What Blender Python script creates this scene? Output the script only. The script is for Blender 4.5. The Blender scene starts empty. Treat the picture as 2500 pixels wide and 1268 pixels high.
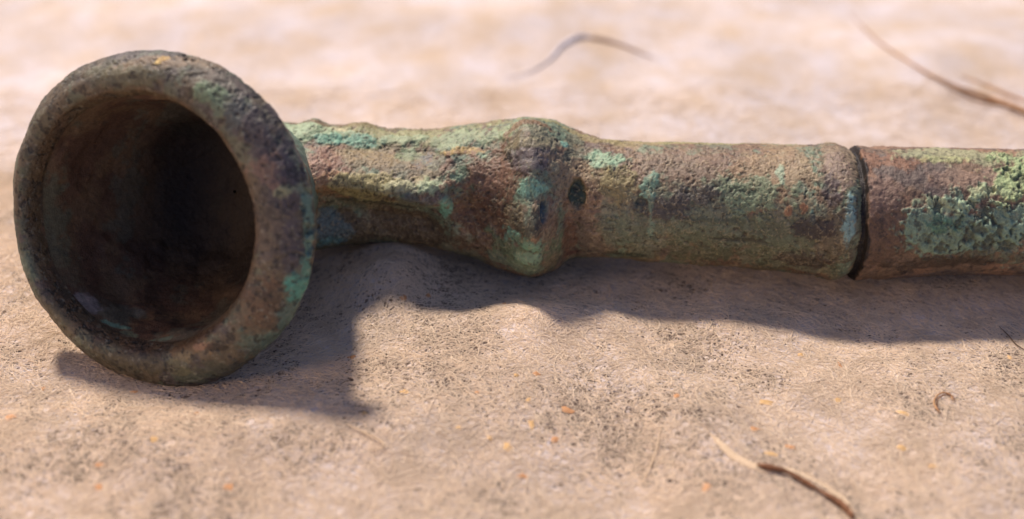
import bpy, math, random
import numpy as np
from mathutils import Vector

# ------------------------------------------------------------------ camera
sc = bpy.context.scene
sc.unit_settings.system = 'METRIC'
sc.unit_settings.scale_length = 0.01          # one Blender unit is one centimetre
PITCH = math.radians(32)
FPX = 3434.0                                  # focal length in photograph pixels (2500 wide)
H = 7.0
CAM = np.array([0.0, -11.0, H])
F = np.array([0, math.cos(PITCH), -math.sin(PITCH)])
R = np.array([1.0, 0, 0])
U = np.array([0, math.sin(PITCH), math.cos(PITCH)])

cd = bpy.data.cameras.new('camera')
cam = bpy.data.objects.new('camera', cd)
sc.collection.objects.link(cam)
cam.location = CAM
cam.rotation_euler = (math.pi / 2 - PITCH, 0, 0)
cd.sensor_width = 36
cd.lens = 36 * FPX / 2500
cd.clip_start = 0.1
cd.clip_end = 500
cd.dof.use_dof = True
cd.dof.focus_distance = 11.95
cd.dof.aperture_fstop = 0.175
sc.camera = cam

# ------------------------------------------------------------------ light
w = bpy.data.worlds.new('World')
sc.world = w
w.use_nodes = True
bg = w.node_tree.nodes['Background']
bg.inputs[0].default_value = (0.48, 0.57, 1.0, 1)
bg.inputs[1].default_value = 0.40

def aim(o, to):
    d = Vector(to) - o.location
    o.rotation_euler = d.to_track_quat('-Z', 'Y').to_euler()

def lamp(name, kind, loc, to, power, col, size):
    l = bpy.data.lights.new(name, kind)
    l.energy = power
    l.color = col
    if kind == 'AREA':
        l.shape = 'DISK'; l.size = size
    else:
        l.shadow_soft_size = size
    o = bpy.data.objects.new(name, l)
    o.location = loc
    sc.collection.objects.link(o)
    aim(o, to)
    return o

KD = np.array([-0.36, 0.55, 1.0]); KD /= np.linalg.norm(KD)
lamp('key_lamp', 'POINT', tuple(KD * 250), (0, 0, 0), 4150000, (1.0, 0.85, 0.75), 14.0)
lamp('warm_lamp', 'AREA', (-17, -11, 7), (-3, -2, 0), 1150, (1.0, 0.62, 0.34), 5)

vs = sc.view_settings
vs.view_transform = 'Standard'
vs.look = 'None'
vs.gamma = 1
vs.exposure = 0
sc.cycles.max_bounces = 6
sc.cycles.use_denoising = True

# ------------------------------------------------------------------ numpy noise
rng = np.random.default_rng(7)
TAB = rng.random((64, 64, 64))

def vnoise(p):
    i = np.floor(p).astype(int)
    f = p - i
    f = f * f * f * (f * (f * 6 - 15) + 10)
    i &= 63
    j = (i + 1) & 63
    x0, y0, z0 = i.T; x1, y1, z1 = j.T
    fx, fy, fz = f.T
    a = TAB[x0, y0, z0] * (1 - fx) + TAB[x1, y0, z0] * fx
    b = TAB[x0, y1, z0] * (1 - fx) + TAB[x1, y1, z0] * fx
    c = TAB[x0, y0, z1] * (1 - fx) + TAB[x1, y0, z1] * fx
    d = TAB[x0, y1, z1] * (1 - fx) + TAB[x1, y1, z1] * fx
    return (a * (1 - fy) + b * fy) * (1 - fz) + (c * (1 - fy) + d * fy) * fz

ROT = np.array([[0.36, 0.48, -0.8], [-0.8, 0.6, 0.0], [0.48, 0.64, 0.6]])

def fbm(p, scale, octs=4, gain=0.5, seed=0):
    q = p * scale + seed * 7.31
    s = 0; a = 1; t = 0
    for _ in range(octs):
        s = s + a * vnoise(q); t += a
        q = q @ ROT * 2.03 + 11.7
        a *= gain
    return s / t                               # 0..1, mean 0.5

def sstep(a, b, x):
    t = np.clip((x - a) / (b - a), 0, 1)
    return t * t * (3 - 2 * t)

def lin(c):
    c = np.array(c, float) / 255
    return np.where(c <= 0.04045, c / 12.92, ((c + 0.055) / 1.055) ** 2.4)

# ------------------------------------------------------------------ helpers
def world(px, py, d):
    """a point at camera depth d seen at photograph pixel px, py"""
    px = np.asarray(px, float); py = np.asarray(py, float); d = np.asarray(d, float)
    return (CAM + d[..., None] * (F + ((px - 1250) / FPX)[..., None] * R + ((634 - py) / FPX)[..., None] * U))

def project(P):
    v = P - CAM
    d = v @ F
    return 1250 + FPX * (v @ R) / d, 634 - FPX * (v @ U) / d, d

def mesh_grid(name, P, mat, parent=None, wrap=True, col=None, flip=False):
    """P: (n, m, 3) grid, wrapped in the second direction if wrap"""
    n, m = P.shape[:2]
    idx = np.arange(n * m).reshape(n, m)
    if wrap:
        nx = np.roll(idx, -1, axis=1)
        a, b, c, d = idx[:-1], nx[:-1], nx[1:], idx[1:]
    else:
        a, b, c, d = idx[:-1, :-1], idx[:-1, 1:], idx[1:, 1:], idx[1:, :-1]
    q = np.stack([a, b, c, d], -1).reshape(-1, 4)
    if flip:
        q = q[:, ::-1]
    me = bpy.data.meshes.new(name)
    me.vertices.add(n * m)
    me.vertices.foreach_set('co', P.reshape(-1).astype(np.float32))
    me.loops.add(len(q) * 4)
    me.loops.foreach_set('vertex_index', q.reshape(-1).astype(np.int32))
    me.polygons.add(len(q))
    me.polygons.foreach_set('loop_start', np.arange(0, len(q) * 4, 4, dtype=np.int32))
    me.polygons.foreach_set('loop_total', np.full(len(q), 4, dtype=np.int32))
    me.update(calc_edges=True)
    me.polygons.foreach_set('use_smooth', np.ones(len(q), bool))
    if col is not None:
        ca = me.color_attributes.new('patina', 'FLOAT_COLOR', 'POINT')
        c4 = np.ones((n * m, 4), np.float32)
        c4[:, :3] = col.reshape(-1, 3)
        ca.data.foreach_set('color', c4.reshape(-1))
    me.materials.append(mat)
    o = bpy.data.objects.new(name, me)
    sc.collection.objects.link(o)
    if parent is not None:
        o.parent = parent
    return o

def tag(o, label=None, cat=None, group=None, kind=None):
    for k, v in (('label', label), ('category', cat), ('group', group), ('kind', kind)):
        if v:
            o[k] = v
    return o

def empty(name, loc=(0, 0, 0)):
    o = bpy.data.objects.new(name, None)
    o.empty_display_size = 0.5
    sc.collection.objects.link(o)
    return o

def nodes_mat(name):
    m = bpy.data.materials.new(name)
    m.use_nodes = True
    nt = m.node_tree
    b = nt.nodes['Principled BSDF']
    return m, nt, b

def N(nt, t, **kw):
    n = nt.nodes.new(t)
    for k, v in kw.items():
        if k in n.inputs.keys():
            n.inputs[k].default_value = v
        else:
            setattr(n, k, v)
    return n

# ------------------------------------------------------------------ materials
def bronze_mat(name, bump=0.5, rough=0.62, speck=0.35):
    m, nt, b = nodes_mat(name)
    L = nt.links.new
    tc = N(nt, 'ShaderNodeTexCoord')
    at = N(nt, 'ShaderNodeAttribute', attribute_name='patina')
    n1 = N(nt, 'ShaderNodeTexNoise', Scale=26.0, Detail=6.0, Roughness=0.7)
    n2 = N(nt, 'ShaderNodeTexNoise', Scale=70.0, Detail=3.0, Roughness=0.6)
    L(tc.outputs['Object'], n1.inputs['Vector']); L(tc.outputs['Object'], n2.inputs['Vector'])
    mr = N(nt, 'ShaderNodeMapRange'); mr.inputs[1].default_value = 0.3; mr.inputs[2].default_value = 0.7
    mr.inputs[3].default_value = 1 - speck; mr.inputs[4].default_value = 1 + speck
    L(n1.outputs['Fac'], mr.inputs[0])
    mu = N(nt, 'ShaderNodeVectorMath', operation='SCALE')
    L(at.outputs['Color'], mu.inputs[0]); L(mr.outputs[0], mu.inputs['Scale'])
    L(mu.outputs[0], b.inputs['Base Color'])
    b.inputs['Roughness'].default_value = rough
    r2 = N(nt, 'ShaderNodeMapRange'); r2.inputs[3].default_value = rough - 0.18; r2.inputs[4].default_value = rough + 0.2
    L(n2.outputs['Fac'], r2.inputs[0]); L(r2.outputs[0], b.inputs['Roughness'])
    b.inputs['Specular IOR Level'].default_value = 0.5
    ad = N(nt, 'ShaderNodeMath', operation='ADD')
    L(n1.outputs['Fac'], ad.inputs[0]); L(n2.outputs['Fac'], ad.inputs[1])
    bp = N(nt, 'ShaderNodeBump', Strength=bump, Distance=0.02)
    L(ad.outputs[0], bp.inputs['Height']); L(bp.outputs[0], b.inputs['Normal'])
    return m

M_BRONZE = bronze_mat('corroded_bronze', 0.32, 0.52)
M_INNER = bronze_mat('bowl_lining', 0.4, 0.7)
M_TUBE = bronze_mat('corroded_copper', 0.45, 0.55)

def plain(name, col, rough=0.7, scale=30.0, var=0.3, sub=0.0):
    m, nt, b = nodes_mat(name)
    L = nt.links.new
    tc = N(nt, 'ShaderNodeTexCoord')
    n1 = N(nt, 'ShaderNodeTexNoise', Scale=scale, Detail=4.0)
    L(tc.outputs['Object'], n1.inputs['Vector'])
    mr = N(nt, 'ShaderNodeMapRange'); mr.inputs[1].default_value = 0.3; mr.inputs[2].default_value = 0.7
    mr.inputs[3].default_value = 1 - var; mr.inputs[4].default_value = 1 + var
    L(n1.outputs['Fac'], mr.inputs[0])
    mu = N(nt, 'ShaderNodeVectorMath', operation='SCALE')
    mu.inputs[0].default_value = tuple(lin(col)); L(mr.outputs[0], mu.inputs['Scale'])
    L(mu.outputs[0], b.inputs['Base Color'])
    b.inputs['Roughness'].default_value = rough
    b.inputs['Specular IOR Level'].default_value = 0.25
    return m

def paper_mat():
    m, nt, b = nodes_mat('mulberry_paper')
    L = nt.links.new
    tc = N(nt, 'ShaderNodeTexCoord')
    vec = tc.outputs['Object']
    big = N(nt, 'ShaderNodeTexNoise', Scale=1.5, Detail=5.0, Roughness=0.6); L(vec, big.inputs['Vector'])
    mid = N(nt, 'ShaderNodeTexNoise', Scale=1.6, Detail=4.0, Roughness=0.6); L(vec, mid.inputs['Vector'])
    wrp = N(nt, 'ShaderNodeTexNoise', Scale=9.0, Detail=2.0); L(vec, wrp.inputs['Vector'])
    wv = N(nt, 'ShaderNodeVectorMath', operation='SCALE'); wv.inputs['Scale'].default_value = 0.10
    L(wrp.outputs['Color'], wv.inputs[0])
    av = N(nt, 'ShaderNodeVectorMath', operation='ADD'); L(vec, av.inputs[0]); L(wv.outputs[0], av.inputs[1])
    # pores: cell centres, only in some clusters
    vo = N(nt, 'ShaderNodeTexVoronoi', Scale=17.0, feature='F1'); L(av.outputs[0], vo.inputs['Vector'])
    sep = N(nt, 'ShaderNodeSeparateColor'); L(vo.outputs['Color'], sep.inputs[0])
    th = N(nt, 'ShaderNodeMath', operation='MULTIPLY'); L(sep.outputs[0], th.inputs[0])
    ma = N(nt, 'ShaderNodeAttribute', attribute_name='pore_density')
    md = N(nt, 'ShaderNodeMath', operation='MULTIPLY'); L(ma.outputs['Fac'], md.inputs[0]); md.inputs[1].default_value = 1.0
    L(md.outputs[0], th.inputs[1])
    df = N(nt, 'ShaderNodeMath', operation='SUBTRACT'); L(th.outputs[0], df.inputs[0]); L(vo.outputs['Distance'], df.inputs[1])
    pore = N(nt, 'ShaderNodeMapRange', interpolation_type='SMOOTHSTEP'); pore.inputs[1].default_value = -0.05; pore.inputs[2].default_value = 0.12
    L(df.outputs[0], pore.inputs[0])
    vo2 = N(nt, 'ShaderNodeTexVoronoi', Scale=33.0, feature='F1'); L(av.outputs[0], vo2.inputs['Vector'])
    se2 = N(nt, 'ShaderNodeSeparateColor'); L(vo2.outputs['Color'], se2.inputs[0])
    t2 = N(nt, 'ShaderNodeMath', operation='MULTIPLY'); L(se2.outputs[1], t2.inputs[0]); L(md.outputs[0], t2.inputs[1])
    df2 = N(nt, 'ShaderNodeMath', operation='SUBTRACT'); L(t2.outputs[0], df2.inputs[0]); L(vo2.outputs['Distance'], df2.inputs[1])
    po2 = N(nt, 'ShaderNodeMapRange', interpolation_type='SMOOTHSTEP'); po2.inputs[1].default_value = -0.12; po2.inputs[2].default_value = 0.15
    L(df2.outputs[0], po2.inputs[0])
    pmx = N(nt, 'ShaderNodeMath', operation='MAXIMUM'); L(pore.outputs[0], pmx.inputs[0]); L(po2.outputs[0], pmx.inputs[1])
    pore = pmx
    # matted fibre relief
    st = N(nt, 'ShaderNodeMapping'); st.inputs['Rotation'].default_value = (0, 0, 0.6); st.inputs['Scale'].default_value = (14, 70, 30)
    L(av.outputs[0], st.inputs[0])
    f1 = N(nt, 'ShaderNodeTexNoise', Scale=1.0, Detail=4.0, Roughness=0.65); L(st.outputs[0], f1.inputs['Vector'])
    st2 = N(nt, 'ShaderNodeMapping'); st2.inputs['Rotation'].default_value = (0, 0, -0.9); st2.inputs['Scale'].default_value = (16, 64, 30)
    L(av.outputs[0], st2.inputs[0])
    f2 = N(nt, 'ShaderNodeTexNoise', Scale=1.0, Detail=4.0, Roughness=0.65); L(st2.outputs[0], f2.inputs['Vector'])
    fm = N(nt, 'ShaderNodeMath', operation='MAXIMUM'); L(f1.outputs['Fac'], fm.inputs[0]); L(f2.outputs['Fac'], fm.inputs[1])
    # colour
    c1 = N(nt, 'ShaderNodeMix', data_type='RGBA'); c1.inputs[6].default_value = (0.62, 0.50, 0.375, 1); c1.inputs[7].default_value = (0.69, 0.63, 0.61, 1)
    cr = N(nt, 'ShaderNodeMapRange'); cr.inputs[1].default_value = 0.35; cr.inputs[2].default_value = 0.65; L(big.outputs['Fac'], cr.inputs[0])
    L(cr.outputs[0], c1.inputs[0])
    bl = N(nt, 'ShaderNodeTexNoise', Scale=0.8, Detail=3.0); L(vec, bl.inputs['Vector'])
    br = N(nt, 'ShaderNodeMapRange'); br.inputs[1].default_value = 0.35; br.inputs[2].default_value = 0.65; br.inputs[3].default_value = 0.86; br.inputs[4].default_value = 1.04
    L(bl.outputs['Fac'], br.inputs[0])
    sc0 = N(nt, 'ShaderNodeVectorMath', operation='SCALE'); L(c1.outputs[2], sc0.inputs[0]); L(br.outputs[0], sc0.inputs['Scale'])
    fr = N(nt, 'ShaderNodeMapRange'); fr.inputs[1].default_value = 0.36; fr.inputs[2].default_value = 0.70; fr.inputs[3].default_value = 0.72; fr.inputs[4].default_value = 1.15
    L(fm.outputs[0], fr.inputs[0])
    sc1 = N(nt, 'ShaderNodeVectorMath', operation='SCALE'); L(sc0.outputs[0], sc1.inputs[0]); L(fr.outputs[0], sc1.inputs['Scale'])
    c2 = N(nt, 'ShaderNodeMix', data_type='RGBA'); L(sc1.outputs[0], c2.inputs[6]); c2.inputs[7].default_value = (0.10, 0.072, 0.058, 1)
    L(pore.outputs[0], c2.inputs[0]); L(c2.outputs[2], b.inputs['Base Color'])
    b.inputs['Roughness'].default_value = 0.85
    b.inputs['Specular IOR Level'].default_value = 0.15
    ps = N(nt, 'ShaderNodeMath', operation='MULTIPLY'); L(pore.outputs[0], ps.inputs[0]); ps.inputs[1].default_value = -1.5
    hh = N(nt, 'ShaderNodeMath', operation='ADD'); L(ps.outputs[0], hh.inputs[0]); L(fm.outputs[0], hh.inputs[1])
    bp = N(nt, 'ShaderNodeBump', Strength=0.6, Distance=0.02); L(hh.outputs[0], bp.inputs['Height']); L(bp.outputs[0], b.inputs['Normal'])
    return m

# ------------------------------------------------------------------ the paper
def gauss(x, y, cx, cy, sx, sy, rot=0.0):
    c, s = math.cos(rot), math.sin(rot)
    u = (x - cx) * c + (y - cy) * s
    v = -(x - cx) * s + (y - cy) * c
    return np.exp(-(u / sx) ** 2 - (v / sy) ** 2)

def ground0(px, py):
    d = H / (-(F[2] + (634 - py) / FPX * U[2]))
    P = world(px, py, d)
    return P[..., 0], P[..., 1]

BUMPS = []
def bump_at(px, py, h, sx, sy, rot=0.0):
    x, y = ground0(np.array(float(px)), np.array(float(py)))
    BUMPS.append((float(x), float(y), sx, sy, rot, h))
bump_at(960, 672, 0.20, 0.50, 0.45, 0.1)
bump_at(900, 590, 0.07, 0.6, 0.4, 0.1)
bump_at(1250, 900, 0.10, 1.2, 0.9, 0.0)
bump_at(1700, 1060, 0.12, 0.45, 1.0, 0.35)
bump_at(1500, 1180, -0.10, 0.6, 0.8, 0.3)
bump_at(640, 1070, 0.13, 1.5, 0.45, 0.0)
bump_at(945, 725, 0.15, 0.34, 0.34, 0.0)
bump_at(965, 652, 0.06, 0.42, 0.09, -0.1)
bump_at(60, 700, 0.10, 1.0, 1.2, 0.0)
bump_at(2200, 1000, 0.08, 1.2, 0.9, 0.2)
bump_at(1340, 790, 0.14, 0.70, 0.34, 0.0)
bump_at(1780, 790, 0.09, 0.60, 0.32, 0.0)
bump_at(1300, 60, 0.25, 1.6, 1.2, 0.2)
bump_at(500, 60, 0.20, 1.8, 0.9, -0.2)
bump_at(2300, 150, 0.15, 1.6, 0.8, 0.4)

def height(x, y):
    s = x.shape
    x = x.ravel(); y = y.ravel()
    p = np.stack([x, y, np.zeros_like(x)], 1)
    h = (fbm(p, 0.45, 3, 0.45, 1) - 0.5) * 0.16
    h += (fbm(p, 2.6, 3, 0.5, 2) - 0.5) * 0.025
    rid = 1 - np.abs(fbm(p, 0.9, 3, 0.5, 3) - 0.5) * 2
    h += (rid - 0.9) * 0.025
    for cx, cy, sx, sy, rot, a in BUMPS:
        h += a * gauss(x, y, cx, cy, sx, sy, rot)
    # keep clear under the pipe
    near = np.exp(-((x + 3.1) / 0.8) ** 2 - ((y + 1.55) / 0.5) ** 2)
    h = h * (1 - near) + near * 0.0
    return (h - 0.02).reshape(s)

def axis_steps(lo, a, b, hi, fine):
    inner = np.arange(a, b, fine)
    def grow(start, end):
        out = []; v = start; st = fine
        while abs(v - end) > 1e-6 and (v < end if end > start else v > end):
            st = min(st * 1.12, 1.5)
            v = v + st if end > start else v - st
            out.append(v)
        return out
    return np.array(list(reversed(grow(a, lo))) + list(inner) + grow(b, hi))

xs = axis_steps(-32, -6.5, 6.5, 32, 0.024)
ys = axis_steps(-14, -4.2, 5.0, 45, 0.026)
X, Y = np.meshgrid(xs, ys, indexing='xy')
Z = height(X, Y)
M_PAPER = paper_mat()
def clusters(x, y):
    p = np.stack([x, y, np.zeros_like(x)], 1)
    c = 0.44 + (fbm(p, 1.9, 4, 0.65, 81) - 0.5) * 1.9
    for px, py, s, a in [(850, 960, .35, .5), (900, 800, .3, .35), (1110, 700, .2, .8), (1150, 860, .35, .35), (1030, 960, .35, .45), (1380, 740, .3, .3), (1700, 880, .3, .6),
                         (1660, 1000, .35, .5), (1480, 1080, .3, .3), (2430, 870, .3, .6), (640, 930, .4, .4), (260, 1110, .4, .5), (90, 1190, .4, .4), (1180, 1020, .3, .5), (1550, 830, .3, .5),
                         (2280, 890, .25, .4), (60, 860, .4, .3), (1250, 790, .3, -.4), (1950, 930, .5, -.3), (2150, 1060, .5, -.3), (350, 1020, .4, -.3), (1330, 940, .3, -.2)]:
        X0, Y0 = ground0(np.array(float(px)), np.array(float(py)))
        c = c + 0.55 * a * np.exp(-((x - X0) ** 2 + ((y - Y0) * 0.8) ** 2) / s ** 2)
    return np.clip(c, 0, 1.15) * (1 - 0.75 * sstep(0.8, 3.0, y))
paper = mesh_grid('paper_sheet', np.stack([X, Y, Z], -1), M_PAPER, wrap=False)
pa_ = paper.data.attributes.new('pore_density', 'FLOAT', 'POINT')
pa_.data.foreach_set('value', clusters(X.ravel(), Y.ravel()).astype(np.float32))
tag(paper, 'cream fibrous handmade paper sheet, rumpled, spread flat beneath the old bronze pipe', 'paper', kind='structure')

def on_paper(px, py, lift=0.0):
    px = np.asarray(px, float); py = np.asarray(py, float)
    dirv = F + ((px - 1250) / FPX)[..., None] * R + ((634 - py) / FPX)[..., None] * U
    z = np.zeros(px.shape)
    for _ in range(12):
        d = (H - z) / (-dirv[..., 2])
        P = CAM + d[..., None] * dirv
        z = height(P[..., 0], P[..., 1])
    P[..., 2] = z + lift
    return P

# ------------------------------------------------------------------ fine fibres felted into the paper
def hair(name, pts, rad, mat, parent=None):
    """pts (n, k, 3), rad (n,)"""
    n, k = pts.shape[:2]
    cu = bpy.data.hair_curves.new(name)
    cu.add_curves([k] * n)
    cu.attributes['position'].data.foreach_set('vector', pts.reshape(-1).astype(np.float32))
    ra = cu.attributes.get('radius') or cu.attributes.new('radius', 'FLOAT', 'POINT')
    tp = np.sin(np.linspace(0.25, math.pi - 0.25, k)) ** 0.5
    ra.data.foreach_set('value', (rad[:, None] * tp[None]).reshape(-1).astype(np.float32))
    cu.materials.append(mat)
    o = bpy.data.objects.new(name, cu)
    sc.collection.objects.link(o)
    if parent is not None:
        o.parent = parent
    return o

M_FIB = plain('paper_fibre', (226, 208, 182), 0.8, 3.0, 0.12)
def fibres(n, x0, x1, y0, y1, ln, rad, lift, curl, mean_dir, spread):
    k = 7
    x = rng.uniform(x0, x1, n); y = rng.uniform(y0, y1, n)
    p = np.stack([x, y, np.zeros(n)], 1)
    base = mean_dir + (fbm(p, 0.5, 2, 0.5, 9) - 0.5) * 4
    a = base + rng.normal(0, spread, n)
    L = ln * rng.lognormal(0, 0.45, n)
    da = rng.normal(0, curl, n)
    pts = np.zeros((n, k, 3))
    cx, cy = x.copy(), y.copy()
    li = rng.uniform(0, lift, n)
    arch = rng.uniform(0, lift, n)
    for i in range(k):
        pts[:, i, 0] = cx; pts[:, i, 1] = cy
        pts[:, i, 2] = height(cx, cy) + li * 0.5 + arch * math.sin(i / (k - 1) * math.pi)
        cx = cx + np.cos(a) * L / k; cy = cy + np.sin(a) * L / k
        a = a + da + rng.normal(0, 0.12, n)
    return pts, rad * rng.lognormal(0, 0.3, n)
pa, ra_ = fibres(120000, -5.5, 5.5, -4, 2.0, 0.15, 0.0014, 0.010, 0.22, 0.5, 1.2)
pb, rb_ = fibres(12000, -6, 6, -4, 4, 0.36, 0.00155, 0.014, 0.26, 0.5, 0.9)
fo = hair('fibre_felt', np.concatenate([pa, pb]), np.concatenate([ra_, rb_]), M_FIB, paper)
tag(fo, kind='stuff')

# ------------------------------------------------------------------ patina painting
def normals(P, wrap=True):
    if wrap:
        dv = np.roll(P, -1, 1) - np.roll(P, 1, 1)
    else:
        dv = np.gradient(P, axis=1)
    du = np.gradient(P, axis=0)
    n = np.cross(du, dv)
    return n / (np.linalg.norm(n, axis=-1, keepdims=True) + 1e-12)

def paint(P, Nn, col, disp, patches, warp=0.5, seed=0):
    """P base points (k,3). Each patch: (px, py, rx, ry, rgb, strength[, relief])"""
    px, py, dd = project(P)
    facing = (Nn * (CAM - P)).sum(1) > 0
    cm = 12.5 / FPX
    w1 = fbm(P, 5.5, 5, 0.62, 20 + seed) - 0.5
    w2 = fbm(P, 22.0, 4, 0.6, 40 + seed) - 0.5
    for i, pt in enumerate(patches):
        x, y, rx, ry, rgb, st = pt[:6]
        rel = pt[6] if len(pt) > 6 else 0.004
        dist = (px - x) ** 2 + (py - y) ** 2 + np.where(facing, 0, 1e7)
        c = int(np.argmin(dist))
        Pc, nc = P[c], Nn[c]
        a = R - nc * (R @ nc); a /= np.linalg.norm(a) + 1e-9
        b = np.cross(nc, a)
        v = P - Pc
        s = 1 if (i % 2) else -1
        q = np.sqrt((v @ a / (rx * cm)) ** 2 + (v @ b / (ry * cm)) ** 2 + (v @ nc / (2.0 * max(rx, ry) * cm)) ** 2)
        soft = pt[7] if len(pt) > 7 else 1.0
        m = 1 - sstep(0.72, 1.2, q + (s * w1 * 4.2 + w2 * 2.6) * warp * soft)
        m *= st
        col[:] = col * (1 - m[:, None]) + lin(rgb) * m[:, None]
        disp += m * rel
    return col, disp

BROWN = (128, 100, 80); REDB = (128, 92, 72); TAN = (156, 134, 108); GREY = (120, 122, 102)
PALE = (156, 174, 140); TURQ = (116, 166, 146); PURP = (98, 90, 90); DKG = (66, 78, 62)
OCH = (188, 152, 88); DARK = (58, 50, 44); BLUE = (92, 112, 120); OLIVE = (98, 98, 72); ORNG = (160, 112, 76)

pipe = empty('tobacco_pipe')
tag(pipe, 'corroded bronze pipe with green patina, wide round bowl mouth and knobbed shank, lying on paper', 'pipe')

# ------------------------------------------------------------------ shank
def interp(keys, u):
    k = np.array(keys, float)
    from numpy import interp as I
    # smooth (cosine-free) Catmull-Rom through the keys
    xk, yk = k[:, 0], k[:, 1]
    m = np.gradient(yk, xk)
    i = np.clip(np.searchsorted(xk, u) - 1, 0, len(xk) - 2)
    h = xk[i + 1] - xk[i]
    t = np.clip((u - xk[i]) / h, 0, 1)
    return ((2 * t**3 - 3 * t**2 + 1) * yk[i] + (t**3 - 2 * t**2 + t) * h * m[i]
            + (-2 * t**3 + 3 * t**2) * yk[i + 1] + (t**3 - t**2) * h * m[i + 1])

TOP = [(560, 330), (640, 305), (700, 300), (760, 303), (850, 307), (940, 315), (1050, 318), (1150, 308), (1220, 297), (1300, 290),
       (1350, 297), (1400, 317), (1450, 329), (1530, 340), (1600, 345), (1750, 350), (1900, 353), (2000, 354), (2060, 356), (2120, 357),
       (2300, 361), (2560, 366), (2900, 372)]
BOT = [(560, 600), (640, 608), (700, 612), (760, 612), (850, 598), (940, 597), (1050, 606), (1150, 630), (1220, 655), (1300, 663),
       (1350, 654), (1400, 634), (1450, 630), (1530, 632), (1600, 637), (1750, 650), (1900, 667), (2000, 678), (2060, 684), (2120, 684),
       (2300, 673), (2560, 676), (2900, 690)]
ZC = [(560, 0.74), (900, 0.70), (1300, 0.70), (1700, 0.68), (2900, 0.66)]

def tube_grid(u, nphi, shrink=None):
    cy = (interp(TOP, u) + interp(BOT, u)) / 2
    rp = (interp(BOT, u) - interp(TOP, u)) / 2
    zc = interp(ZC, u)
    d = (H - zc) / (-(F[2]) - (634 - cy) / FPX * U[2])
    C = world(u, cy, d)
    r = rp * d / FPX * 0.998
    if shrink is not None:
        r = r * shrink(u)
    phi = np.linspace(-math.pi, math.pi, nphi, endpoint=False)      # 0 faces the camera, +90 deg is the top outline
    dirs = np.sin(phi)[:, None] * U - np.cos(phi)[:, None] * F
    return C, r, phi, dirs

u = np.concatenate([np.linspace(668, 2048, 640), [2054, 2060, 2065, 2068, 2069]])
def endround(u):
    t = np.clip((u - 2030) / 39, 0, 1)
    return 1 - 0.12 * t ** 2.5
C, r, phi, dirs = tube_grid(u, 420, endround)
base = C[:, None] + r[:, None, None] * dirs[None]
Pf = base.reshape(-1, 3)
uu, ff = np.meshgrid(u, np.degrees(phi), indexing='ij')

def g2(u0, su, f0, sf):
    df = (ff - f0 + 180) % 360 - 180
    return np.exp(-((uu - u0) / su) ** 2 - (df / sf) ** 2)
disp = np.zeros_like(uu)
disp += 0.06 * g2(772, 26, 78, 24)                     # low knobs on the crest
disp += 0.045 * g2(888, 34, 78, 24)
disp += 0.035 * g2(815, 40, 45, 14)
band = sstep(700, 800, uu) * (1 - sstep(1040, 1125, uu))
def bandf(f0, sf): return np.exp(-((ff - f0) / sf) ** 2)
ridge_f = -4 - 10 * sstep(800, 1090, uu)
def g3(u0, sl, sr, f0, sd, sup):
    """lopsided bump: its own width on each side"""
    df = (ff - f0 + 180) % 360 - 180
    return np.exp(-((uu - u0) / np.where(uu < u0, sl, sr)) ** 2 - (df / np.where(df < 0, sd, sup)) ** 2)
fl = ff - ridge_f
disp += 0.13 * band * np.where(fl < 2, np.exp(-((fl - 2) / 7) ** 2), np.exp(-((fl - 2) / 24) ** 2))   # ledge
disp -= 0.150 * band * np.exp(-((fl + 30) / 20) ** 2)      # hollow below the ledge
disp -= 0.050 * band * np.exp(-((fl - 46) / 13) ** 2)      # groove above it
disp += 0.045 * g3(1095, 50, 16, -10, 9, 20)
disp -= 0.110 * g3(1155, 30, 50, -18, 30, 26)              # hollow before the knot
disp -= 0.045 * g3(1190, 45, 50, 36, 18, 18)
disp += 0.085 * g3(1275, 26, 80, 42, 22, 26)               # upper shoulder of the knot
disp += 0.060 * np.exp(-((uu - 1302) / 40) ** 2) * np.exp(-((ff + 5) / 60) ** 4)
disp -= 0.045 * np.exp(-((uu - 1212) / 34) ** 2) * np.exp(-((ff + 5) / 50) ** 4)
disp += 0.030 * g3(1300, 30, 40, 14, 12, 12)
disp += 0.125 * g3(1300, 50, 38, -26, 20, 16)              # knot lobes
disp += 0.075 * g3(1298, 70, 54, -58, 34, 22)
disp -= 0.045 * g3(1300, 40, 40, -40, 7, 7)
disp -= 0.095 * g3(1384, 20, 40, -42, 46, 40)              # waist after the knot
disp -= 0.010 * np.exp(-((uu - 1988) / 7) ** 2)
disp += 0.014 * np.exp(-((uu - 2025) / 22) ** 2)
w_ = (fbm(Pf, 1.6, 3, 0.5, 5).reshape(uu.shape) - 0.5)
disp += w_ * 0.07
rdg = 1 - np.abs(2 * fbm(Pf, 7, 4, 0.55, 6) - 1).reshape(uu.shape)
disp += (rdg - 0.85) * 0.022 * (1 - 0.7 * sstep(1450, 1600, uu))
P1 = base + disp[..., None] * dirs[None]
Nn = normals(P1)
if ((Nn * dirs[None]).sum(-1)).mean() < 0: Nn = -Nn
Q = P1.reshape(-1, 3); NQ = Nn.reshape(-1, 3)
n1 = fbm(Q, 1.5, 4, 0.55, 11); n2 = fbm(Q, 4.5, 5, 0.6, 12); n3 = fbm(Q, 14, 4, 0.6, 13); n4 = fbm(Q, 45, 3, 0.6, 14)
def finish(col):
    g = col @ np.array([0.35, 0.5, 0.15])
    col = col * 0.97 + g[:, None] * 0.03
    return col * np.array([0.94, 1.0, 0.92])
def mixc(col, rgb, m): return col * (1 - m[:, None]) + lin(rgb) * m[:, None]
col = np.repeat(lin(BROWN)[None], len(Q), 0)
col = mixc(col, TAN, sstep(0.5, 0.62, n1 * 0.5 + n2 * 0.5))
col = mixc(col, PURP, 0.55 * sstep(0.54, 0.62, 1 - n2))
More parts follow.
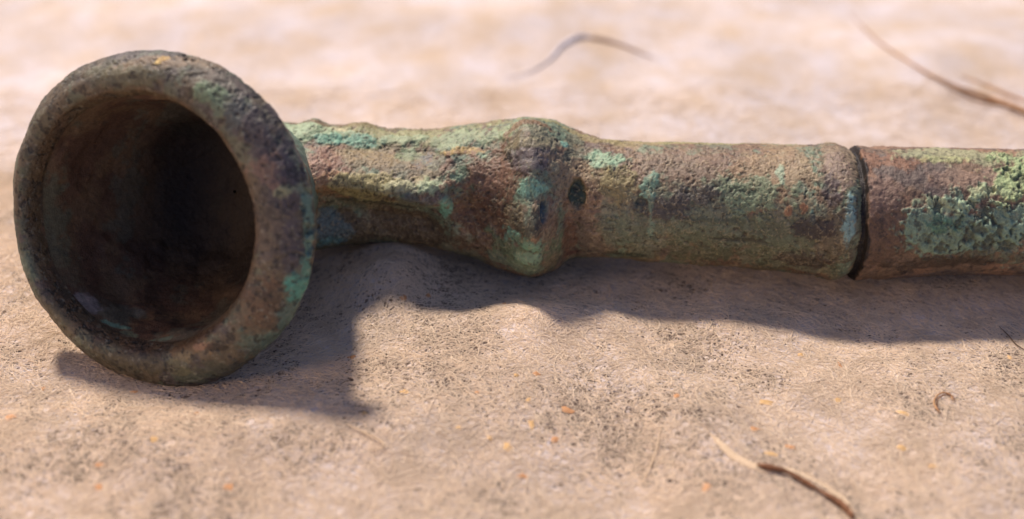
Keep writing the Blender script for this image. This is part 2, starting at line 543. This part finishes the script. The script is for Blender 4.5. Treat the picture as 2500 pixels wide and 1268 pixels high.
col = mixc(col, (116, 110, 82), 0.6 * sstep(0.48, 0.6, fbm(Q, 2.2, 4, 0.6, 19)))
col = mixc(col, GREY, 0.75 * sstep(0.53, 0.58, fbm(Q, 3.0, 5, 0.6, 15)))
col = mixc(col, (110, 134, 114), 0.65 * sstep(0.54, 0.60, fbm(Q, 3.6, 5, 0.62, 44)))
d2 = np.zeros(len(Q))
SH = [
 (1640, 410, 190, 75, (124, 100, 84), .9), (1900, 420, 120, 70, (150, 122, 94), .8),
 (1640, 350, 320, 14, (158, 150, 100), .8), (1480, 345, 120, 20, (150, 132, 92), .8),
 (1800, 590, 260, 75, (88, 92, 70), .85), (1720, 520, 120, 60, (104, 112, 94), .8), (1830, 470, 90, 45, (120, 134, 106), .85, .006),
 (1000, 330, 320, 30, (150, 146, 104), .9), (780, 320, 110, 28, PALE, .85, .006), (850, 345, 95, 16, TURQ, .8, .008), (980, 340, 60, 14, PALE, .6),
 (772, 296, 34, 16, (116, 96, 72), .95), (830, 318, 22, 12, (204, 190, 150), .8), (885, 304, 40, 14, (132, 118, 78), .8),
 (1160, 335, 130, 28, (148, 160, 124), .8, .005), (1120, 372, 60, 12, OCH, .85), (1290, 298, 60, 12, (124, 92, 66), .9),
 (930, 385, 110, 28, (146, 122, 88), .7), (1010, 380, 50, 16, (126, 140, 108), .7),
 (780, 400, 60, 45, (150, 112, 96), .9), (835, 445, 70, 30, ORNG, .75, .005), (930, 450, 150, 22, (176, 162, 112), .85, .008),
 (990, 455, 90, 12, (198, 196, 158), .6, .006), (1060, 455, 50, 25, PALE, .7, .008),
 (930, 494, 130, 9, (62, 66, 50), .8), (1030, 497, 60, 13, (96, 100, 106), .8), (1090, 515, 14, 34, TURQ, .9, .01),
 (1130, 440, 60, 45, (100, 116, 92), .9, .008), (1120, 430, 30, 16, (150, 172, 140), .7, .006),
 (960, 560, 220, 55, (92, 76, 58), .9), (812, 562, 52, 45, BLUE, .9), (800, 590, 30, 18, (96, 140, 144), .8),  # dark brown and BLUE entries paint in the shade below ledge and beside bowl
 (1200, 430, 90, 70, REDB, .9), (1190, 520, 80, 60, (104, 70, 50), .8), (1295, 378, 60, 38, (104, 94, 96), .85),
 (1245, 375, 10, 30, DARK, .7), (1305, 345, 50, 18, (132, 124, 96), .7),
 (1290, 550, 62, 44, (66, 62, 50), .85), (1270, 620, 90, 36, (96, 112, 84), .85), (1310, 605, 50, 28, TURQ, .65, .006), (1288, 632, 40, 16, (120, 150, 128), .7),
 (1300, 452, 32, 24, (130, 176, 156), .85, .01, .8), (1180, 382, 14, 9, (140, 170, 140), .8), (1375, 352, 11, 10, (142, 186, 166), .9),
 (1354, 414, 11, 12, (142, 186, 166), .95, .006), (1340, 560, 34, 60, (140, 112, 92), .8), (1390, 590, 22, 55, (122, 78, 60), .8), (1440, 580, 45, 60, (126, 104, 88), .8),
 (1430, 430, 80, 50, (150, 126, 98), .85), (1482, 395, 38, 26, (146, 176, 146), .9, .007), (1500, 450, 60, 40, (146, 134, 92), .8),
 (1585, 470, 18, 42, TURQ, .6, .008), (1560, 515, 14, 30, (72, 78, 74), .7), (1530, 555, 70, 42, (100, 106, 88), .8), (1625, 505, 70, 28, (76, 68, 68), .85), (1700, 470, 50, 18, (82, 72, 72), .7),
 (1540, 620, 60, 14, (54, 60, 42), .8), (1590, 500, 8, 60, (120, 150, 132), .6, .006),
 (1905, 425, 12, 34, (148, 174, 150), .7, .006), (1925, 518, 10, 15, (150, 96, 62), .7), (1962, 505, 9, 12, (156, 98, 62), .7), (1980, 530, 10, 20, (120, 160, 150), .7),
 (2050, 400, 44, 90, (136, 114, 94), .9), (2050, 570, 44, 90, (96, 82, 66), .85), (2042, 420, 26, 60, (124, 102, 94), .6), (2030, 470, 20, 50, (78, 66, 68), .8), (1995, 560, 44, 24, (56, 46, 46), .85), (1970, 640, 60, 28, (70, 54, 46), .8),
 (2082, 380, 14, 50, (168, 146, 122), .8), (2074, 545, 13, 66, (126, 158, 158), .9, .006), (1745, 540, 60, 8, (66, 72, 58), .6), (1800, 585, 70, 5, (46, 44, 34), .7, -.008),
]
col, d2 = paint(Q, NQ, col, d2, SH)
# pits seen in the middle of the shank
PITS = [(1412, 472, 20, 33, (48, 66, 56), 1, -.045, .35), (1326, 514, 10, 28, (58, 72, 80), 1, -.03, .35), (1565, 492, 14, 10, (60, 66, 62), .9, -.02, .5),
        (1245, 383, 5, 20, (40, 30, 22), .9, -.02, .5), (1832, 470, 20, 10, (70, 84, 66), .8, -.01, .6)]
col, d2 = paint(Q, NQ, col, d2, PITS)
# crusty relief and dark specks
crust = sstep(0.50, 0.60, fbm(Q, 6.0, 5, 0.65, 16))
calm = (0.20 + 0.85 * sstep(0.42, 0.62, fbm(Q, 2.0, 3, 0.5, 45))) * (1 - 0.45 * sstep(1450, 1650, uu.ravel()))
d2 += ((crust - 0.5) * 0.008 + (n3 - 0.5) * 0.013 + (n4 - 0.5) * 0.010) * calm
speck = sstep(0.64, 0.72, fbm(Q, 30, 3, 0.6, 17))
col = mixc(col, (52, 44, 36), 0.65 * speck); d2 -= 0.006 * speck
fil = sstep(0.93, 0.985, 1 - np.abs(2 * fbm(Q, 16, 3, 0.6, 18) - 1))
col = mixc(col, (176, 158, 126), 0.38 * fil); d2 += 0.006 * fil
fil = sstep(0.95, 0.99, 1 - np.abs(2 * fbm(Q, 9, 4, 0.65, 48) - 1))
col = mixc(col, (50, 44, 34), 0.45 * fil); d2 -= 0.006 * fil
col *= (0.78 + 0.44 * n3)[:, None]
P2 = (Q + d2[:, None] * NQ).reshape(base.shape)
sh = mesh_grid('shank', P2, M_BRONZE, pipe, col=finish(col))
# inner lip closing the end of the shank
cap = []
for k, s in enumerate(np.linspace(1, 0.80, 7)):
    cc = P2[-1].mean(0)
    cap.append(cc + (P2[-1] - cc) * s + np.array([-0.012 * k, 0, 0]))
cap = np.array(cap)
mesh_grid('socket_lip', cap, M_BRONZE, pipe, col=np.full((cap.size // 3, 3), 0.03))

# ------------------------------------------------------------------ copper stem tube
u = np.concatenate([np.linspace(2020, 2073, 24), np.linspace(2074, 2650, 340), np.linspace(2660, 2880, 20)])
def neck(u):
    t = sstep(2076, 2083, u)
    return 0.90 + 0.098 * t - 0.012 * np.exp(-((u - 2120) / 12) ** 2)
C, r, phi, dirs = tube_grid(u, 420, neck)
base = C[:, None] + r[:, None, None] * dirs[None]
Q = base.reshape(-1, 3)
NQ = np.broadcast_to(dirs[None], base.shape).reshape(-1, 3).copy()
uu, ff = np.meshgrid(u, np.degrees(phi), indexing='ij')
n1 = fbm(Q, 1.8, 4, 0.55, 31); n2 = fbm(Q, 5, 5, 0.6, 32); n3 = fbm(Q, 16, 4, 0.6, 33); n4 = fbm(Q, 40, 3, 0.6, 34)
col = np.repeat(lin((122, 98, 80))[None], len(Q), 0)
col = mixc(col, (146, 112, 90), sstep(0.5, 0.62, n2))
col = mixc(col, PURP, 0.6 * sstep(0.54, 0.62, 1 - n1))
d2 = np.zeros(len(Q))
TB = [
 (2160, 390, 75, 36, (136, 98, 76), .9), (2140, 470, 50, 40, (134, 108, 96), .8), (2150, 590, 80, 90, (96, 72, 58), .85),
 (2350, 380, 150, 38, (156, 156, 122), .8, .010), (2300, 390, 50, 16, (172, 172, 118), .5, .008), (2390, 440, 110, 30, (146, 120, 104), .8),
 (2330, 560, 130, 62, (122, 146, 126), .92, .018), (2470, 560, 110, 70, (124, 148, 130), .9, .016), (2490, 430, 70, 60, (160, 178, 128), .9, .014),
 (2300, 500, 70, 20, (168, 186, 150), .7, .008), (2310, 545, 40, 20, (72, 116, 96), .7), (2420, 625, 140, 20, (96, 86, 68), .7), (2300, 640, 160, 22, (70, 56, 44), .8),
 (2440, 470, 60, 14, (184, 196, 150), .6, .006),
]
col, d2 = paint(Q, NQ, col, d2, TB, seed=3)
green = np.clip((col[:, 1] - col[:, 0] * 0.93) * 14, 0, 1) * sstep(2180, 2240, uu.ravel())
pit = sstep(0.52, 0.62, fbm(Q, 11, 3, 0.6, 35))
d2 += -0.022 * pit * green + (n3 - 0.5) * 0.018 + (n4 - 0.5) * 0.012 + green * (fbm(Q, 22, 2, 0.5, 37) - 0.5) * 0.03
col = mixc(col, (70, 64, 52), 0.65 * pit * green)
speck = sstep(0.62, 0.70, fbm(Q, 24, 3, 0.6, 36))
col = mixc(col, (52, 42, 36), 0.6 * speck)
edge = 1 - sstep(2081, 2087, uu.ravel() + (fbm(Q, 9, 3, 0.6, 38) - 0.5) * 24)
col = mixc(col, (26, 20, 16), edge)
col *= (0.78 + 0.44 * n3)[:, None]
ragged = np.exp(-((uu.ravel() - 2085) / 8) ** 2)
d2 += ragged * (fbm(Q, 14, 3, 0.6, 39) - 0.5) * 0.03
mesh_grid('stem_tube', (Q + d2[:, None] * NQ).reshape(base.shape), M_TUBE, pipe, col=finish(col))

# ------------------------------------------------------------------ bowl
sa, sb = math.sin(math.radians(17)), math.sin(math.radians(10))
nb = -F * math.sqrt(1 - sa * sa - sb * sb) - R * sa - U * sb
e1 = R - nb * (R @ nb); e1 /= np.linalg.norm(e1)
e2 = np.cross(nb, e1)
if e2 @ U < 0: e2 = -e2
CR = world(np.array(358.0), np.array(547.0), np.array(11.22))
RX, RY = 1.36, 1.38
END = world(np.array(650.0), np.array(452.0), np.array(12.85))

def bowl_ring(rho, a, alpha, t_end=None, shift=(0, 0), wob=1.0):
    """ring of the bowl: rho radius factor, a height along the mouth axis"""
    # axis bends from the mouth axis towards the shank
    if a < -0.3:
        s = min((-a - 0.3) / 1.6, 1.0)
        ctr = (CR - nb * (-a)) * (1 - s) + END * s
    else:
        ctr = CR + nb * a
    c, s_ = np.cos(alpha), np.sin(alpha)
    wv = 1 + wob * (0.006 * np.sin(3 * alpha + 0.6) + 0.004 * np.sin(5 * alpha + 2.0) + 0.003 * np.sin(9 * alpha + 1))
    return (ctr + e1 * shift[0] + e2 * shift[1])[None] + (rho * wv * RX * c)[:, None] * e1 + (rho * wv * RY * s_)[:, None] * e2

def lathe(keys, n, alpha):
    """keys: (rho, a, shiftx, shifty) smooth profile"""
    k = np.array(keys, float)
    seg = np.r_[0, np.cumsum(np.hypot(np.diff(k[:, 0]) * 1.35, np.diff(k[:, 1])))]
    t = np.linspace(0, seg[-1], n)
    cols = [interp(np.stack([seg, k[:, j]], 1), t) for j in range(4)]
    return np.array([bowl_ring(cols[0][i], cols[1][i], alpha, shift=(cols[2][i], cols[3][i])) for i in range(n)]), t / seg[-1]

# rim: from just inside the mouth over the rounded lip to the back of the flange
SX, SY = -0.11, 0.0
rim_keys = [(0.735, -0.20, SX, SY), (0.750, -0.10, SX, SY), (0.772, -0.035, SX * .95, SY), (0.81, 0.0, SX * .8, SY), (0.865, 0.005, SX * .5, SY), (0.915, -0.03, SX * .2, SY),
            (0.965, -0.09, 0, 0), (0.992, -0.16, 0, 0), (1.0, -0.22, 0, 0), (0.985, -0.265, 0, 0), (0.93, -0.29, 0, 0), (0.86, -0.31, 0, 0)]
alpha = np.linspace(0, 2 * math.pi, 1100, endpoint=False)
G, tt = lathe(rim_keys, 150, alpha)
Nn = normals(G)
ref = G - (CR - nb * 0.35)
if (Nn * ref).sum(-1).mean() < 0: Nn = -Nn
Q = G.reshape(-1, 3); NQ = Nn.reshape(-1, 3)
lowd = (fbm(Q, 1.3, 3, 0.5, 51) - 0.5) * 0.04 + (fbm(Q, 4, 3, 0.5, 52) - 0.5) * 0.022
n2 = fbm(Q, 3.5, 5, 0.6, 53); n3 = fbm(Q, 11, 4, 0.65, 54); n4 = fbm(Q, 34, 3, 0.6, 55)
col = np.repeat(lin((112, 98, 80))[None], len(Q), 0)
col = mixc(col, (96, 88, 88), 0.9 * sstep(0.48, 0.56, n2))
col = mixc(col, (108, 116, 98), 0.7 * sstep(0.53, 0.60, fbm(Q, 5, 5, 0.6, 56)))
d2 = np.zeros(len(Q))
RM = [
 (390, 150, 160, 20, (142, 118, 92), .85), (320, 185, 110, 26, (108, 108, 84), .7), (560, 200, 60, 30, (108, 92, 84), .7), (512, 232, 34, 22, (124, 146, 116), .85), (540, 262, 16, 16, (126, 150, 124), .6),
 (590, 290, 46, 38, (74, 82, 88), .8), (640, 340, 60, 60, (98, 86, 88), .8), (656, 430, 34, 36, (150, 118, 104), .8), (700, 440, 26, 60, (86, 76, 84), .75), (690, 470, 16, 12, (160, 150, 116), .6),
 (640, 560, 50, 70, (106, 92, 80), .7), (720, 590, 28, 70, (88, 80, 86), .8), (758, 560, 14, 110, (116, 156, 142), .8), (768, 480, 10, 60, (150, 158, 128), .7),
 (722, 705, 34, 34, (92, 168, 150), .95, .008, .7), (745, 660, 14, 40, (96, 158, 142), .85, .006), (715, 800, 60, 50, (96, 124, 116), .85), (650, 740, 50, 50, (116, 88, 66), .8),
 (660, 830, 60, 40, (100, 122, 110), .7), (580, 900, 90, 30, (92, 94, 78), .7), (470, 850, 50, 22, (146, 116, 78), .8, .004), (492, 845, 22, 9, (184, 140, 112), .8), (455, 872, 24, 14, (142, 128, 100), .8),
 (530, 850, 24, 8, (44, 36, 28), .8, -.006), (430, 900, 40, 16, (118, 112, 84), .7), (300, 880, 110, 26, (76, 70, 52), .75), (110, 330, 30, 90, (104, 98, 76), .6), (75, 520, 24, 120, (100, 108, 88), .75),
 (95, 620, 30, 60, (104, 124, 108), .6), (150, 760, 40, 60, (90, 86, 66), .6), (235, 320, 60, 24, (96, 100, 80), .6),
 (385, 150, 9, 6, (250, 214, 140), 1, .002, .5), (402, 142, 12, 8, (214, 170, 90), .9, .002, .9), (655, 285, 5, 5, (226, 210, 180), .9, .002, .6), (648, 275, 4, 4, (226, 210, 180), .9, .002, .6),  # gold entries: a glint on the rim top, painted as bright colour
]
col, d2 = paint(Q, NQ, col, d2, RM, seed=5)
tr = np.repeat(tt, len(alpha))
inn = 1 - sstep(0.17, 0.28, tr)
col = mixc(col, (112, 82, 54), 0.75 * inn)
d2 += lowd + (n3 - 0.5) * 0.013 + (n4 - 0.5) * 0.008
sp = sstep(0.60, 0.68, fbm(Q, 22, 3, 0.6, 57)); col = mixc(col, (44, 40, 34), 0.7 * sp); d2 -= sp * 0.005
chip = sstep(0.60, 0.70, fbm(Q, 4.5, 4, 0.6, 59)) * np.exp(-((tr - 0.66) / 0.10) ** 2); d2 -= 0.035 * chip
sp = sstep(0.58, 0.66, fbm(Q, 8, 4, 0.65, 60)); col = mixc(col, (64, 60, 54), 0.5 * sp)
sp = sstep(0.66, 0.74, fbm(Q, 30, 3, 0.6, 58)); col = mixc(col, (160, 156, 140), 0.4 * sp)
col = col * 0.72
back = sstep(0.72, 0.80, tr)
d2 += back * (n3 - 0.5) * 0.03
col *= (0.72 + 0.52 * n3)[:, None]
# fade the relief at both ends so the rim meets the bowl
fade = sstep(0, 0.06, tr) * (1 - sstep(0.94, 1.0, tr))
G2 = (Q + (d2 * fade)[:, None] * NQ).reshape(G.shape)

bowl = empty('bowl'); bowl.parent = pipe
mesh_grid('rim', G2, M_BRONZE, bowl, col=finish(col))

# inside of the bowl
alpha2 = np.linspace(0, 2 * math.pi, 500, endpoint=False)
in_keys = [(0.737, -0.195, SX, SY), (0.72, -0.30, SX, SY), (0.69, -0.5, SX * .8, 0), (0.575, -0.75, -0.08, 0), (0.46, -0.97, -0.10, 0), (0.32, -1.12, -0.12, 0), (0.16, -1.2, -0.14, 0), (0.01, -1.23, -0.14, 0)]
G, tt = lathe(in_keys, 150, alpha2)
Q = G.reshape(-1, 3)
Nn = normals(G); ctr = CR - nb * 0.9
if (Nn * (ctr - G)).sum(-1).mean() < 0: Nn = -Nn
NQ = Nn.reshape(-1, 3)
n2 = fbm(Q, 3.5, 5, 0.6, 63); n3 = fbm(Q, 9, 4, 0.65, 64)
col = np.repeat(lin((104, 80, 58))[None], len(Q), 0)
col = mixc(col, (88, 62, 46), sstep(0.44, 0.6, n2)); col = mixc(col, (92, 88, 74), 0.7 * sstep(0.56, 0.62, fbm(Q, 4, 5, 0.6, 66)))
d2 = np.zeros(len(Q))
IN = [(205, 740, 36, 26, (134, 120, 118), .9), (285, 795, 34, 8, (110, 142, 124), .85), (300, 838, 40, 16, (110, 124, 100), .6, .004, 1.5), (400, 832, 26, 8, (112, 128, 110), .7),
      (120, 560, 50, 120, (92, 98, 80), .6), (230, 720, 60, 30, (84, 60, 42), .6), (340, 770, 14, 14, (120, 112, 100), .7), (150, 650, 60, 40, (96, 84, 62), .5)]
col, d2 = paint(Q, NQ, col, d2, IN, seed=8)
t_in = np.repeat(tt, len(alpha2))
depth_shade = sstep(0.12, 0.62, t_in + 0.16 * ((Q - CR) @ R) / 1.2 + (n2 - .5) * 0.25)  # shade inside the bowl painted into its colour, darker with depth and rightwards
col = mixc(col, (22, 16, 12), 0.92 * depth_shade)
d2 += (fbm(Q, 1.8, 3, 0.5, 67) - 0.5) * 0.07 + (n3 - 0.5) * 0.022 + (fbm(Q, 24, 3, 0.6, 68) - 0.5) * 0.010
lump = sstep(0.55, 0.70, fbm(Q, 2.2, 3, 0.5, 69)); d2 += lump * 0.02
fade = sstep(0, 0.08, t_in)
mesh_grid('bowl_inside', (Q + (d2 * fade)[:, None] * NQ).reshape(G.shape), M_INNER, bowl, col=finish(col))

# outside of the bowl, tapering back into the shank
out_keys = [(0.862, -0.309, 0, 0), (0.80, -0.38, 0, 0), (0.755, -0.55, -.03, 0), (0.665, -0.85, -.06, 0), (0.55, -1.15, -.04, 0), (0.45, -1.5, 0, 0), (0.38, -1.85, 0, 0), (0.28, -2.1, 0, 0), (0.01, -2.2, 0, 0)]
G, tt = lathe(out_keys, 120, alpha2)
Q = G.reshape(-1, 3)
Nn = normals(G)
if (Nn * (G - ctr)).sum(-1).mean() < 0: Nn = -Nn
NQ = Nn.reshape(-1, 3)
n2 = fbm(Q, 3.5, 5, 0.6, 73); n3 = fbm(Q, 11, 4, 0.65, 74)
col = np.repeat(lin((122, 104, 84))[None], len(Q), 0)
col = mixc(col, (112, 128, 112), sstep(0.5, 0.56, n2))
d2 = (n3 - 0.5) * 0.03 * sstep(0, 0.06, np.repeat(tt, len(alpha2)))
mesh_grid('bowl_wall', (Q + d2[:, None] * NQ).reshape(G.shape), M_BRONZE, bowl, col=finish(col))

# ------------------------------------------------------------------ strands and flecks
def strand(name, pts, rad, mat, parent=None, nphi=8, jit=0.15, sub=10, flat=1.0):
    """a round tapering strand through points; rad per point"""
    pts = np.array(pts, float); rad = np.array(rad, float)
    k = np.arange(len(pts), dtype=float)
    t = np.linspace(0, len(pts) - 1, (len(pts) - 1) * sub + 1)
    P = np.stack([interp(np.stack([k, pts[:, j]], 1), t) for j in range(3)], 1)
    rr = interp(np.stack([k, rad], 1), t) * (1 + (rng.random(len(t)) - 0.5) * jit)
    T = np.gradient(P, axis=0); T /= np.linalg.norm(T, axis=1, keepdims=True)
    A = np.cross(T, [0, 0, 1.0]); A /= np.linalg.norm(A, axis=1, keepdims=True) + 1e-9
    B = np.cross(A, T)
    ph = np.linspace(0, 2 * math.pi, nphi, endpoint=False)
    G = P[:, None] + rr[:, None, None] * (np.cos(ph)[None, :, None] * A[:, None] + flat * np.sin(ph)[None, :, None] * B[:, None])
    G[0] = P[0]; G[-1] = P[-1]
    return mesh_grid(name, G, mat, parent)

M_STRAW = plain('dry_plant_fibre', (184, 144, 104), 0.6, 12, 0.3)
M_STRAWD = plain('dark_plant_fibre', (120, 84, 58), 0.6, 14, 0.4)
M_CREAM = plain('pale_sheath', (206, 184, 152), 0.7, 8, 0.12)
M_BLUEG = plain('blue_grey_thread', (206, 204, 210), 0.7, 8, 0.2)
M_HAIR = plain('dark_hair', (92, 74, 58), 0.5, 20, 0.3)

def pp(lst, lift):
    a = np.array(lst, float)
    return on_paper(a[:, 0], a[:, 1], lift)

t = empty('plant_fibre')
tag(t, 'long curved tan plant fibre lying on the blurred paper behind the pipe stem', 'plant fibre')
a = pp([(2070, 30), (2110, 75), (2170, 125), (2270, 188), (2360, 228), (2430, 250), (2520, 285), (2640, 330)], 0.03)
strand('strand', a, [.003, .007, .013, .018, .024, .032, .040, .03], M_STRAW, t)
a = pp([(2340, 205), (2400, 226), (2460, 252), (2540, 280)], 0.10)
strand('strand', a, [.006, .016, .022, .01], M_STRAW, t)
a = pp([(2300, 216), (2380, 254), (2450, 268), (2530, 300)], 0.05)
strand('strand', a, [.006, .014, .02, .01], M_STRAWD, t)

t = empty('thread')
tag(t, 'blurred bent thread, blue grey turning brown, on the paper behind the pipe', 'thread')
a = pp([(1230, 195), (1290, 180), (1340, 150), (1375, 112), (1415, 93), (1450, 96)], 0.02)
strand('blue_end', a, [.004, .008, .014, .024, .030, .018], M_BLUEG, t)
a = pp([(1440, 95), (1480, 102), (1540, 122), (1600, 148)], 0.02)
strand('brown_end', a, [.022, .026, .016, .004], plain('brown_thread', (170, 146, 128), 0.7, 8, 0.2), t)

t = empty('plant_stalk')
tag(t, 'thin dark brown stalk in a pale raised sheath on the paper front', 'stalk')
a = pp([(1715, 1040), (1760, 1085), (1800, 1120), (1860, 1146), (1930, 1150), (2000, 1180), (2060, 1225), (2090, 1290)], -0.002)
strand('pale_sheath', a, [.005, .032, .045, .045, .03, .03, .04, .02], M_CREAM, t, flat=0.4, sub=14)
a = pp([(1845, 1142), (1880, 1150), (1920, 1160), (1965, 1185), (2010, 1212), (2055, 1240), (2085, 1275)], 0.034)
strand('dark_core', a, [.008, .024, .014, .018, .014, .028, .018], M_STRAWD, t, jit=0.5)

a = pp([(2436, 800), (2462, 825), (2480, 846), (2515, 868)], 0.02)
o = strand('hair', a, [.002, .005, .005, .002], M_HAIR)
tag(o, 'short dark hair lying across the shadow edge below the stem tube', 'hair')
a = pp([(2325, 982), (2318, 968), (2300, 964), (2284, 974), (2280, 992), (2292, 1012)], 0.02)
t = empty('fibre_curl')
tag(t, 'small reddish brown curled fibre lying on the paper in front of the tube', 'fibre')
strand('strand', a, [.003, .008, .007, .006, .008, .003], M_STRAW, t)
strand('strand', a * [1, 1, 1] + [0.012, -0.03, 0.004], [.002, .006, .005, .004, .005, .002], M_STRAWD, t)
for lab, pts in (('pale thin fibre standing out of the paper left of the brown stalk', [(1612, 1045), (1606, 1090), (1590, 1140), (1566, 1190)]),
                 ('pale bent fibre on the paper just in front of the bowl shadow', [(845, 1042), (885, 1060), (925, 1082), (938, 1098), (900, 1106)])):
    o = strand('loose_fibre', pp(pts, 0.03), [.002] + [.006] * (len(pts) - 2) + [.002], M_CREAM)
    tag(o, lab, 'fibre', 'pale loose fibres')

M_FO = plain('orange_bark', (184, 138, 96), 0.7, 20, 0.2)
M_FY = plain('yellow_bark', (196, 162, 112), 0.7, 20, 0.2)
FLECKS = [(860, 873, 14, 5, 0), (988, 957, 12, 6, 1), (1310, 913, 9, 6, 0), (1385, 1003, 17, 7, 0), (1296, 1037, 9, 11, 1), (1240, 1092, 11, 9, 1), (1195, 1070, 8, 5, 1),
          (1866, 984, 24, 8, 1), (1842, 1050, 15, 6, 0), (1885, 1110, 16, 7, 1), (1232, 742, 9, 4, 0), (1045, 723, 8, 5, 0), (985, 728, 10, 5, 0), (1652, 968, 10, 6, 0),
          (243, 1137, 15, 6, 0), (28, 1020, 14, 7, 0), (327, 958, 10, 4, 0), (375, 1075, 9, 8, 1), (557, 1190, 11, 7, 0), (105, 950, 9, 5, 0), (2204, 1010, 16, 6, 1),
          (1930, 1092, 14, 6, 0), (2050, 892, 7, 9, 0), (1955, 868, 9, 5, 1), (1290, 978, 8, 6, 1), (1260, 918, 8, 5, 1), (1275, 1163, 11, 6, 0), (1725, 1190, 14, 9, 0),
          (2045, 978, 12, 6, 1), (2200, 1095, 12, 6, 1), (1355, 1075, 9, 7, 0), (1165, 960, 7, 4, 0), (890, 1010, 8, 5, 1), (2465, 875, 6, 7, 1), (1120, 1045, 7, 5, 1), (240, 1190, 12, 5, 0),
          (480, 1010, 8, 4, 0), (2280, 1140, 12, 6, 1)]
for (x, y, a_, b_, k) in FLECKS:
    c = on_paper(np.array([x]), np.array([y]), 0.006)[0]
    m = 10
    ang = np.sort(rng.uniform(0, 2 * math.pi, m))
    ang = np.linspace(0, 2 * math.pi, m, endpoint=False) + rng.normal(0, .12, m)
    rad = rng.uniform(.45, 1.15, m)
    rot = rng.normal(0, .2)
    X0 = np.cos(ang) * rad * a_ * 0.0036; Y0 = np.sin(ang) * rad * b_ * 0.0064
    xx = X0 * math.cos(rot) - Y0 * math.sin(rot) + c[0]; yy = X0 * math.sin(rot) + Y0 * math.cos(rot) + c[1]
    zz = height(xx, yy)
    top = [(float(xx[i]), float(yy[i]), float(zz[i] + 0.006)) for i in range(m)]
    bot = [(float(xx[i]), float(yy[i]), float(zz[i] - 0.004)) for i in range(m)]
    cz = float(c[2]) + 0.008
    me = bpy.data.meshes.new('bark_fleck')
    me.from_pydata(top + bot + [(float(c[0]), float(c[1]), cz)], [],
                   [(i, (i + 1) % m, 2 * m) for i in range(m)] + [(i, m + i, m + (i + 1) % m, (i + 1) % m) for i in range(m)])
    me.materials.append(M_FY if k else M_FO)
    o = bpy.data.objects.new('bark_fleck', me)
    sc.collection.objects.link(o)
    o.parent = paper
